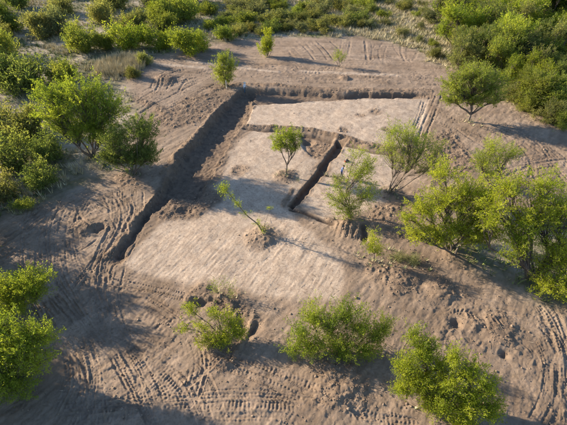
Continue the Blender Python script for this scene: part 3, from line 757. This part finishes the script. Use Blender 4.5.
# bushes that stand out at the upper left
for px, py, w, c, lab, tall in [
    (30, 88, 50, DEEP, 'broad dark green bush behind the large round tree, at the left', False),
    (64, 82, 28, MID, 'mid green bush just above the large round tree', False),
    (86, 52, 32, MID, 'green bush left of the dry grass clump at the upper left', False),
    (108, 50, 20, MID, 'mid green bush between two brighter ones at the upper left', False),
    (131, 50, 34, LIME, 'fresh green bush just above the dry grass clump', False),
    (163, 50, 26, LIME, 'green bush with dry grass at its foot, at the upper edge of the graded strip', False),
    (188, 54, 30, LIME, 'bright bush at the left end of the graded strip', False),
    (203, 50, 18, LIME, 'narrow bright bush at the left end of the graded strip', False),
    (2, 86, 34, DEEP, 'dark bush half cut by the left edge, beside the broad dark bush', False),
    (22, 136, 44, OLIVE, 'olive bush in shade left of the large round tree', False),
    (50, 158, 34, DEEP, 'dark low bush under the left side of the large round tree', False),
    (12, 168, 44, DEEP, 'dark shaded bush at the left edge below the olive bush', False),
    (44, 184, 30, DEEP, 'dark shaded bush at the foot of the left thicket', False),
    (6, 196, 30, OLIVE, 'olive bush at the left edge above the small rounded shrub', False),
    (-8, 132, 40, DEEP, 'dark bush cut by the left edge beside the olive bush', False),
    (12, 30, 30, MID, 'bright-topped bush near the upper left corner', False),
    (160, 20, 22, LIME, 'bright bush beside the pale bare patch at the upper left', False),
    (146, 66, 14, OLIVE, 'small shrub at the dark turned soil, upper left', False),
    (135, 78, 14, OLIVE, 'small shrub below the dry grass clump', False)]:
    scrub(px, py, w, c, lab, None, tall)
HUE = {BRIGHT: 'yellow-green', LIME: 'bright green', MID: 'mid green', OLIVE: 'olive', DEEP: 'dark green', GREY: 'grey-green'}
def place(px, py):
    if px < 0: return 'beyond the left edge'
    if px > IW: return 'beyond the right edge'
    if py < 9: return 'at top edge ' + ('far left' if px < 70 else 'left' if px < 200 else 'left of the middle' if px < 285 else 'right of the middle' if px < 370 else 'right' if px < 500 else 'far right')
    if px < 60: return 'near the left edge'
    if px < 150: return 'above the dry grass clump'
    if px < 210: return 'by the graded strip'
    if px < 262: return 'behind the two people'
    if px < 300: return 'behind the upright bush'
    if px < 370: return 'behind the thin sapling'
    if px < 446: return 'left of the thicket'
    if px < 520 and py > 55: return 'right behind the flat-topped tree'
    if px < 500: return 'on its left side'
    if py > 90: return 'at its near corner'
    return 'on its right side'
def scatter(n, region, width, colours, label, group, tall=False, seed=0, mind=0.7, avoid=(), cat='bush', sq=1.0):
    r = random.Random(seed); P = np.array(region, float); lo, hi = P.min(0), P.max(0); got = []; tries = 0
    while len(got) < n and tries < 6000:
        tries += 1
        px, py = r.uniform(lo[0], hi[0]), r.uniform(lo[1], hi[1])
        if poly_sd(np.array([px]), np.array([py]), P)[0] < 0: continue
        if any(((px - a) / c) ** 2 + ((py - b) / d) ** 2 < 1 for a, b, c, d in avoid): continue
        w = r.uniform(*width)
        if any(((px - a) / 1.0) ** 2 + ((py - b) * 2.0) ** 2 < (mind * (w + v) / 2) ** 2 for a, b, v in got): continue
        c = r.choice(colours); got.append((px, py, w))
        size = 'large ' if w > width[0] * 0.35 + width[1] * 0.65 else 'small ' if w < width[0] * 0.65 + width[1] * 0.35 else ''
        scrub(px, py, w, c, '%s%s %s, %s' % (size, HUE[c], label, place(px, py)), group, tall, cat=cat, sq=sq)
scatter(32, [(-70, -2), (205, -2), (205, 30), (150, 40), (70, 40), (40, 62), (-70, 70)], (18, 30), [MID, LIME, OLIVE, MID, DEEP, GREY, OLIVE],
        'bush of the upper left scrub', 'bushes of the upper left scrub', seed=2, mind=0.62, avoid=[(148, 18, 22, 8), (60, 60, 28, 14), (95, 72, 16, 10)])
scatter(50, [(205, -2), (372, -2), (370, 30), (290, 36), (210, 40)], (13, 24), [OLIVE, DEEP, MID, OLIVE, GREY, GREY],
        'bush of the low dense scrub', 'bushes of the low dense scrub', seed=3, mind=0.5, sq=0.7)
scatter(18, [(368, -2), (448, -2), (440, 60), (425, 54), (385, 36)], (9, 17), [OLIVE, GREY, MID, GREY],
        'shrub amid pale dry grass', 'shrubs in the pale grass', seed=4, mind=0.9, cat='shrub', sq=0.75)
scatter(70, [(438, 2), (640, 2), (640, 128), (567, 118), (520, 108), (508, 88), (452, 72), (440, 55)], (24, 38), [MID, LIME, MID, OLIVE, DEEP],
        'tree of the right thicket', 'trees of the upper right thicket', True, seed=5, mind=0.42, cat='tree', sq=0.95)
scatter(14, [(505, 95), (640, 112), (640, 138), (560, 128), (515, 114)], (16, 26), [DEEP, MID, OLIVE],
        'bush fronting the right thicket', 'bushes fronting the thicket', seed=6, mind=0.6)
# beyond the picture's upper edge and left border the scrub goes on
r = random.Random(77)
for k in range(60):
    x, y = r.uniform(-120, 120), r.uniform(122, 190)
    s = r.uniform(0.9, 1.5); put_plant('scrub_bush', PROTO[r.randrange(9)], x, y, 'bush of the scrub stretching on beyond the site', 'bush', r.choice([MID, OLIVE, LIME, DEEP]), 'far scrub', r.uniform(0, 6), s)
for x, y, s, k in [(-28.5, 23.5, 1.2, 6), (-29, 18, 1.25, 5), (-24.5, 13.5, 1.35, 7), (-31, 27, 1.2, 8), (-25, 9.5, 1.6, 5), (-36, 33, 1.2, 6)]:
    put_plant('mesquite_tree', PROTO[k], x, y, 'tree standing just left of the picture, shading the lower left corner', 'tree', MID, 'trees left of the picture', x, s)

# ------------------------------------------------------------------ turned-up clods, dry grass, weeds
def pick(n, want, seed, xr=(-60, 60), yr=(8, 110)):
    r = np.random.default_rng(seed); out = []
    while sum(len(o) for o in out) < n:
        y = r.uniform(*yr, 20000); x = r.uniform(*xr, 20000)
        z, pale, rub, veg = sample(x, y)
        k = r.uniform(0, 1, len(x)) < want(x, y, pale, rub, veg)
        out.append(np.stack([x, y, z], 1)[k])
    return np.concatenate(out)[:n]
def build_clods():
    r = np.random.default_rng(61)
    P = pick(17000, lambda x, y, p, q, v: np.clip(0.8 * (q > 0.45) * q + 0.10 * (1 - p) + 0.003, 0, 1) * (v < 0.4) * (y < 70), 62, (-32, 34), (9, 72))
    B = np.array([(a, b, c) for a in (-1, 1) for b in (-1, 1) for c in (-1, 1)], float) * 0.72
    FB = np.array([(0, 1, 3), (0, 3, 2), (4, 6, 7), (4, 7, 5), (0, 4, 5), (0, 5, 1), (2, 3, 7), (2, 7, 6), (0, 2, 6), (0, 6, 4), (1, 5, 7), (1, 7, 3)])
    n = len(P); S = 0.018 + 0.15 * r.beta(0.8, 7.5, n)
    ca, sa = np.cos(r.uniform(0, 6.28, n)), np.sin(r.uniform(0, 6.28, n))
    B = np.stack([B[None, :, 0] * ca[:, None] - B[None, :, 1] * sa[:, None], B[None, :, 0] * sa[:, None] + B[None, :, 1] * ca[:, None], np.repeat(B[None, :, 2], n, 0)], 2); k8 = 8
    V = B * (1 + r.normal(0, 0.28, (n, 8, 3))) * S[:, None, None] * r.uniform(0.65, 1.25, (n, 1, 3)) + (P + np.stack([np.zeros(n), np.zeros(n), S * 0.15], 1))[:, None]
    F = FB[None] + (np.arange(n) * 8)[:, None, None]
    o = link('soil_clods', mesh_from('soil_clods', V.reshape(-1, 3), F.reshape(-1, 3), M_CLOD, False)); o['kind'] = 'stuff'
    o['label'] = 'loose clods of brown soil strewn over the dig'; o['category'] = 'clods'
build_clods()
def build_grass(name, n, want, seed, material, label, h, blades=9, lean=0.45, yr=(30, 125)):
    r = np.random.default_rng(seed); P = pick(n, want, seed + 1, (-85, 85), yr)
    m = len(P); H = h * r.uniform(0.5, 1.3, m)
    C = np.repeat(P, blades, 0); Hb = np.repeat(H, blades) * r.uniform(0.6, 1.2, m * blades)
    a = r.uniform(0, 2 * np.pi, m * blades); q = r.uniform(0, 0.22, m * blades)
    root = C + np.stack([q * np.cos(a), q * np.sin(a), np.full(m * blades, -0.03)], 1)
    tip = root + np.stack([np.cos(a) * lean, np.sin(a) * lean, np.ones(m * blades)], 1) * Hb[:, None]
    w = np.stack([-np.sin(a), np.cos(a), np.zeros(m * blades)], 1) * 0.035
    V = np.stack([root - w, root + w, tip], 1).reshape(-1, 3); F = np.arange(len(V)).reshape(-1, 3)
    o = link(name, mesh_from(name, V, F, material)); o['kind'] = 'stuff'; o['label'] = label; o['category'] = 'grass'
gx = lambda x, y, s, sc=7.0: fbm(x / sc, y / sc, s, 3)
midx0 = G(368, 30)[0]
build_grass('dry_grass', 15000, lambda x, y, p, q, v: (v > 0.5) * np.clip(0.12 + 1.6 * np.clip(gx(x, y, 71) - 0.05, 0, 1) + 0.9 * ((x > 11) & (x < 38) & (y > 66)), 0, 1), 72, M_STRAW,
            'pale dry grass growing between the bushes', 0.75)
build_grass('dry_grass', 900, lambda x, y, p, q, v: 1.0 * ((((x - G(122, 68)[0]) / 4.2) ** 2 + ((y - G(122, 68)[1]) / 4.5) ** 2) < 1), 82, M_STRAW,
            'clump of tall straw-coloured grass at the upper left', 1.2, 12, 0.3, (55, 85))
build_grass('low_weeds', 10000, lambda x, y, p, q, v: (v > 0.45) * np.clip(0.25 + 1.2 * gx(x, y, 91, 5.0), 0, 1), 92, M_STRAW2,
            'low green weeds covering the ground under the bushes', 0.45, 9, 0.8, (18, 125))

def tufts_at_feet():
    r = np.random.default_rng(97); P = []
    for x, y, s in FEET:
        if y < 70 and abs(x) < 45:
            n = 22; a = r.uniform(0, 6.28, n); q = np.abs(r.normal(0, 0.75, n)) + 0.1
            P.append(np.stack([x + q * np.cos(a), y + q * np.sin(a)], 1))
    P = np.concatenate(P); z = sample(P[:, 0], P[:, 1])[0]; P = np.column_stack([P, z]); n = len(P)
    for nm, m_, lab, sel in (('dry_grass', M_STRAW, 'straw tufts round the feet of trees and bushes', r.uniform(0, 1, n) < 0.55), ('low_weeds', M_STRAW2, 'green weeds round the feet of trees and bushes', r.uniform(0, 1, n) < 0.5)):
        C = np.repeat(P[sel], 8, 0); k = len(C); a = r.uniform(0, 6.28, k); H = r.uniform(0.12, 0.42, k)
        root = C + np.stack([0.1 * np.cos(a), 0.1 * np.sin(a), np.full(k, -0.02)], 1); w = np.stack([-np.sin(a), np.cos(a), 0 * a], 1) * 0.02
        tip = root + np.stack([0.7 * np.cos(a), 0.7 * np.sin(a), 0 * a + 1], 1) * H[:, None]
        V = np.stack([root - w, root + w, tip], 1).reshape(-1, 3)
        o = link(nm, mesh_from(nm, V, np.arange(len(V)).reshape(-1, 3), m_)); o['kind'] = 'stuff'; o['label'] = lab; o['category'] = 'grass'
tufts_at_feet()
def twigs():
    r = np.random.default_rng(98); P = pick(2600, lambda x, y, p, q, v: 0.25 + 0.7 * q, 99, (-34, 36), (9, 64)); k = len(P)
    a = r.uniform(0, 6.28, k); l = r.uniform(0.08, 0.4, k); d = np.stack([np.cos(a), np.sin(a), r.normal(0, 0.15, k)], 1) * l[:, None]; w = np.stack([-np.sin(a), np.cos(a), 0 * a], 1) * 0.014
    P[:, 2] += 0.03; t = np.array([0, 0, 0.02])
    V = np.stack([P - d - w, P - d + w, P + d, P - d * 0.2 + t], 1).reshape(-1, 3); b = np.arange(k)[:, None] * 4
    F = np.concatenate([b + np.array([[0, 1, 3]]), b + np.array([[1, 2, 3]]), b + np.array([[2, 0, 3]])])
    o = link('dry_twigs', mesh_from('dry_twigs', V, F, plain('dry twigs', (0.09, 0.065, 0.045), (0.34, 0.27, 0.19), 0.8))); o['kind'] = 'stuff'; o['label'] = 'dry twigs and root ends strewn over the soil'; o['category'] = 'twigs'
twigs()

# ------------------------------------------------------------------ people and their things
def body(name, joints, edges, root, mats_of, parent):
    """one continuous skinned figure; mats_of(z, x, y) chooses the clothing of a face"""
    names = list(joints); me = bpy.data.meshes.new(name)
    me.from_pydata([joints[n][0] for n in names], [(names.index(a), names.index(b)) for a, b in edges], [])
    o = bpy.data.objects.new(name, me); col.objects.link(o)
    o.modifiers.new('skin', 'SKIN').use_smooth_shade = True
    sv = me.skin_vertices[0].data if len(me.skin_vertices) else None
    for i, n in enumerate(names):
        rr = joints[n][1]; sv[i].radius = rr if isinstance(rr, tuple) else (rr, rr); sv[i].use_root = (n == root)
    sub = o.modifiers.new('sub', 'SUBSURF'); sub.levels = 1; sub.render_levels = 1
    dg = bpy.context.evaluated_depsgraph_get(); dg.update()
    nm = bpy.data.meshes.new_from_object(o.evaluated_get(dg)); nm.name = name
    bpy.data.objects.remove(o)
    mats = []
    for p in nm.polygons:
        c = p.center; m = mats_of(c)
        if m not in mats: mats.append(m)
    nm.materials.clear()
    for m in mats: nm.materials.append(m)
    for p in nm.polygons: p.material_index = mats.index(mats_of(p.center)); p.use_smooth = True
    return link(name, nm, parent)
M_SKIN = plain('skin', (0.36, 0.21, 0.14), (0.42, 0.26, 0.18), 30, 0.6, 0.001)
M_HAIR = plain('dark hair', (0.015, 0.012, 0.010), (0.03, 0.024, 0.02), 40, 0.6, 0.003)
M_SHOE = plain('shoe leather', (0.05, 0.035, 0.025), (0.09, 0.065, 0.045), 30)
def cloth(n, a, b): return plain(n, a, b, 14, 0.9, 0.01)
M_BLUE = cloth('blue shirt', (0.085, 0.12, 0.27), (0.13, 0.17, 0.35)); M_NAVY = cloth('navy trousers', (0.03, 0.037, 0.065), (0.05, 0.06, 0.10))
M_WHITE = cloth('white shirt', (0.72, 0.73, 0.74), (0.82, 0.82, 0.82)); M_TEAL = cloth('teal trousers', (0.05, 0.09, 0.12), (0.08, 0.13, 0.17))
M_KHAKI = cloth('khaki shirt', (0.55, 0.47, 0.38), (0.64, 0.56, 0.46)); M_BEIGE = cloth('beige trousers', (0.50, 0.42, 0.33), (0.60, 0.52, 0.42))
def person(px, py, label, shirt, trousers, rz, stoop=0.0, stride=0.0, hat=None, reach=0.0):
    x, y = G(px, py); e = empty('person', (x, y, hz(x, y)), label, 'person', None, rz)
    def lean(p):                       # bend forward (+y is ahead) above the hips
        x_, y_, z_ = p; dz = z_ - 0.95
        if dz <= 0: return p
        return (x_, y_ + dz * math.sin(stoop), 0.95 + dz * math.cos(stoop))
    J = {'pelvis': ((0, 0, 0.95), (0.16, 0.115)), 'waist': ((0, 0, 1.10), (0.145, 0.105)), 'chest': (lean((0, 0.0, 1.32)), (0.18, 0.12)),
         'neck0': (lean((0, 0, 1.47)), (0.075, 0.07)), 'neck': (lean((0, 0.01, 1.53)), (0.055, 0.058)),
         'jaw': (lean((0, 0.035, 1.58)), (0.062, 0.07)), 'skull': (lean((0, 0.02, 1.66)), (0.078, 0.095)), 'crown': (lean((0, 0.01, 1.74)), (0.05, 0.06))}
    Ed = [('pelvis', 'waist'), ('waist', 'chest'), ('chest', 'neck0'), ('neck0', 'neck'), ('neck', 'jaw'), ('jaw', 'skull'), ('skull', 'crown')]
    for s, n in ((-1, 'l'), (1, 'r')):
        st = stride * s
        J['hip' + n] = ((0.09 * s, 0, 0.88), 0.095); J['knee' + n] = ((0.10 * s, 0.06 + st * 0.5, 0.49), 0.062)
        J['ank' + n] = ((0.11 * s, st, 0.09), 0.042); J['toe' + n] = ((0.13 * s, st + 0.17, 0.04), (0.045, 0.035))
        Ed += [('pelvis', 'hip' + n), ('hip' + n, 'knee' + n), ('knee' + n, 'ank' + n), ('ank' + n, 'toe' + n)]
        sh = Vector(lean((0.20 * s, 0, 1.42))); el = sh + Vector((0.06 * s, 0.03 + reach * 0.2, -0.29)); wr = el + Vector((-0.01 * s, 0.08 + reach * 0.2, -0.24 + reach * 0.15))
        J['sh' + n] = (tuple(sh), 0.062); J['el' + n] = (tuple(el), 0.042); J['wr' + n] = (tuple(wr), 0.029); pm = wr + Vector((0, 0.02, -0.075))
        J['palm' + n] = (tuple(pm), (0.022, 0.036))
        Ed += [('chest', 'sh' + n), ('sh' + n, 'el' + n), ('el' + n, 'wr' + n), ('wr' + n, 'palm' + n)]
        for k, (dy, ln) in enumerate(((-0.030, 0.060), (-0.011, 0.078), (0.009, 0.082), (0.028, 0.072))):
            a = pm + Vector((0, dy * 1.1, -0.045)); b = a + Vector((-0.012 * s, 0.004, -ln * 0.5)); c = b + Vector((-0.022 * s, 0.004, -ln * 0.4))
            J['f%da' % k + n] = (tuple(a), 0.0095); J['f%db' % k + n] = (tuple(b), 0.0085); J['f%dc' % k + n] = (tuple(c), 0.007)
            Ed += [('palm' + n, 'f%da' % k + n), ('f%da' % k + n, 'f%db' % k + n), ('f%db' % k + n, 'f%dc' % k + n)]
        a = pm + Vector((-0.01 * s, 0.045, 0.005)); b = a + Vector((-0.012 * s, 0.022, -0.035))
        J['ta' + n] = (tuple(a), 0.011); J['tb' + n] = (tuple(b), 0.009); Ed += [('palm' + n, 'ta' + n), ('ta' + n, 'tb' + n)]
    neck_z = lean((0, 0, 1.50))[2]; hands = [Vector(J['palm' + n][0]) for n in 'lr']; nk = Vector(J['neck'][0])
    up = Vector((0, math.sin(stoop), math.cos(stoop)))
    def choose(c):
        if (c - nk).dot(up) > -0.02 and abs(c.x) < 0.13: return M_SKIN
        if any((c - h).length < 0.15 and c.z < h.z + 0.055 for h in hands): return M_SKIN
        if c.z < 0.10: return M_SHOE
        if c.z < 0.97 and abs(c.x) < 0.24 and not any((c - Vector(J[k + n][0])).length < 0.16 for k in ('wr', 'el') for n in 'lr' if abs(c.x) > 0.17): return trousers
        return shirt
    body('body', J, Ed, 'pelvis', choose, e)
    sk = Vector(J['skull'][0])
    bm = bmesh.new(); bmesh.ops.create_uvsphere(bm, u_segments=14, v_segments=9, radius=1)
    for v in bm.verts:
        c = v.co; f = 1.0 if c.z > -0.2 or c.y < 0.0 else 0.6
        if c.y > 0.35 and c.z < 0.35: f = 0.72
        v.co = Vector((c.x * 0.097 * f, c.y * 0.115 * f - 0.012, c.z * 0.10 * f + 0.035))
    bmesh.ops.rotate(bm, verts=bm.verts, cent=(0, 0, 0), matrix=Matrix.Rotation(-stoop, 3, 'X'))
    me = bpy.data.meshes.new('hair'); bm.to_mesh(me); bm.free(); me.materials.append(M_HAIR)
    for p in me.polygons: p.use_smooth = True
    link('hair', me, e).location = sk
    bm = bmesh.new()                                   # nose, ears, eyes as one small facial relief
    for cx, cy, cz, rx, ry, rz_ in ((0, 0.108, -0.03, 0.013, 0.02, 0.022), (-0.083, 0.0, -0.03, 0.012, 0.022, 0.032), (0.083, 0, -0.03, 0.012, 0.022, 0.032), (0, 0.098, -0.075, 0.026, 0.01, 0.008)):
        q = bmesh.ops.create_uvsphere(bm, u_segments=8, v_segments=6, radius=1)
        for v in q['verts']: v.co = Vector((v.co.x * rx + cx, v.co.y * ry + cy, v.co.z * rz_ + cz))
    bmesh.ops.rotate(bm, verts=bm.verts, cent=(0, 0, 0), matrix=Matrix.Rotation(-stoop, 3, 'X'))
    me = bpy.data.meshes.new('face'); bm.to_mesh(me); bm.free(); me.materials.append(M_SKIN); link('face', me, e).location = sk
    bm = bmesh.new()
    for s in (-1, 1):
        q = bmesh.ops.create_uvsphere(bm, u_segments=8, v_segments=6, radius=0.013)
        for v in q['verts']: v.co += Vector((0.032 * s, 0.088, -0.005))
    bmesh.ops.rotate(bm, verts=bm.verts, cent=(0, 0, 0), matrix=Matrix.Rotation(-stoop, 3, 'X'))
    me = bpy.data.meshes.new('eyes'); bm.to_mesh(me); bm.free(); me.materials.append(M_HAIR); link('eyes', me, e).location = sk
    if hat:
        bm = bmesh.new(); prof = [(0.0, 0.13), (0.07, 0.125), (0.10, 0.09), (0.108, 0.035), (0.13, 0.03), (0.19, 0.02), (0.192, 0.012), (0.12, 0.02)]
        rings = [[bm.verts.new((r_ * math.cos(t) , r_ * 1.1 * math.sin(t), z_ + 0.012)) for t in [2 * math.pi * i / 20 for i in range(20)]] for r_, z_ in prof[1:]]
        top = bm.verts.new((0, 0, prof[0][1] + 0.012))
        for i in range(20):
            bm.faces.new((top, rings[0][i], rings[0][(i + 1) % 20]))
            for a, b in zip(rings[:-1], rings[1:]): bm.faces.new((a[i], b[i], b[(i + 1) % 20], a[(i + 1) % 20]))
        bmesh.ops.rotate(bm, verts=bm.verts, cent=(0, 0, 0), matrix=Matrix.Rotation(-stoop, 3, 'X'))
        me = bpy.data.meshes.new('sun_hat'); bm.to_mesh(me); bm.free(); me.materials.append(hat)
        for p in me.polygons: p.use_smooth = True
        link('hat', me, e).location = sk
    return e
M_HAT = cloth('pale hat', (0.55, 0.50, 0.42), (0.66, 0.60, 0.5))
person(341, 177, 'person in blue shirt and dark trousers standing beside the airy tree', M_BLUE, M_NAVY, R(-110), R(14), 0.14)
person(226.5, 89, 'person in pale khaki clothes standing by the rounded bush', M_KHAKI, M_BEIGE, R(-90), R(2), 0.06)
person(244.5, 89, 'person in white shirt standing in the shaded trench corner', M_WHITE, M_TEAL, R(-130), R(6), 0.08, M_HAT)

def field_bag():
    x, y = G(347, 161); e = empty('field_bag', (x, y, hz(x, y) - 0.01), 'small dark bag lying on the pale floor behind the person in blue', 'bag', None, 0.5)
    bm = bmesh.new(); bmesh.ops.create_cube(bm, size=1); bmesh.ops.subdivide_edges(bm, edges=bm.edges, cuts=3, use_grid_fill=True)
    for v in bm.verts:
        c = v.co; k = 1 - 0.35 * (c.z + 0.5) ** 2; rr = max(abs(c.x), abs(c.y))
        v.co = Vector((c.x * 0.58 * k, c.y * 0.36 * k, (c.z + 0.5) * (0.34 - 0.16 * (2 * rr) ** 3) + 0.012 * math.sin(9 * c.x + 5 * c.y)))
    bmesh.ops.bevel(bm, geom=[ed for ed in bm.edges if ed.calc_face_angle(0) > 0.7], offset=0.02, segments=2, affect='EDGES')
    me = bpy.data.meshes.new('pouch'); bm.to_mesh(me); bm.free(); me.materials.append(plain('dark canvas', (0.045, 0.045, 0.05), (0.08, 0.075, 0.07), 18))
    for p in me.polygons: p.use_smooth = True
    link('pouch', me, e)
    V, F = [], []
    t = np.linspace(0, math.pi, 9); tube(V, F, np.stack([0.16 * np.cos(t), 0 * t + 0.05, 0.28 + 0.13 * np.sin(t)], 1), 0.014, 0.014, 6)
    link('strap', mesh_from('strap', np.concatenate(V), np.array(F), plain('red-brown leather', (0.22, 0.07, 0.035), (0.30, 0.10, 0.05)), True), e)
    bm = bmesh.new(); bmesh.ops.create_cube(bm, size=1); bmesh.ops.bevel(bm, geom=bm.edges[:], offset=0.12, segments=2, affect='EDGES')
    for v in bm.verts: v.co = Vector((v.co.x * 0.10 - 0.29, v.co.y * 0.26, v.co.z * 0.16 + 0.12))
    me = bpy.data.meshes.new('side_pocket'); bm.to_mesh(me); bm.free(); me.materials.append(bpy.data.materials['red-brown leather']); link('side_pocket', me, e)
field_bag()
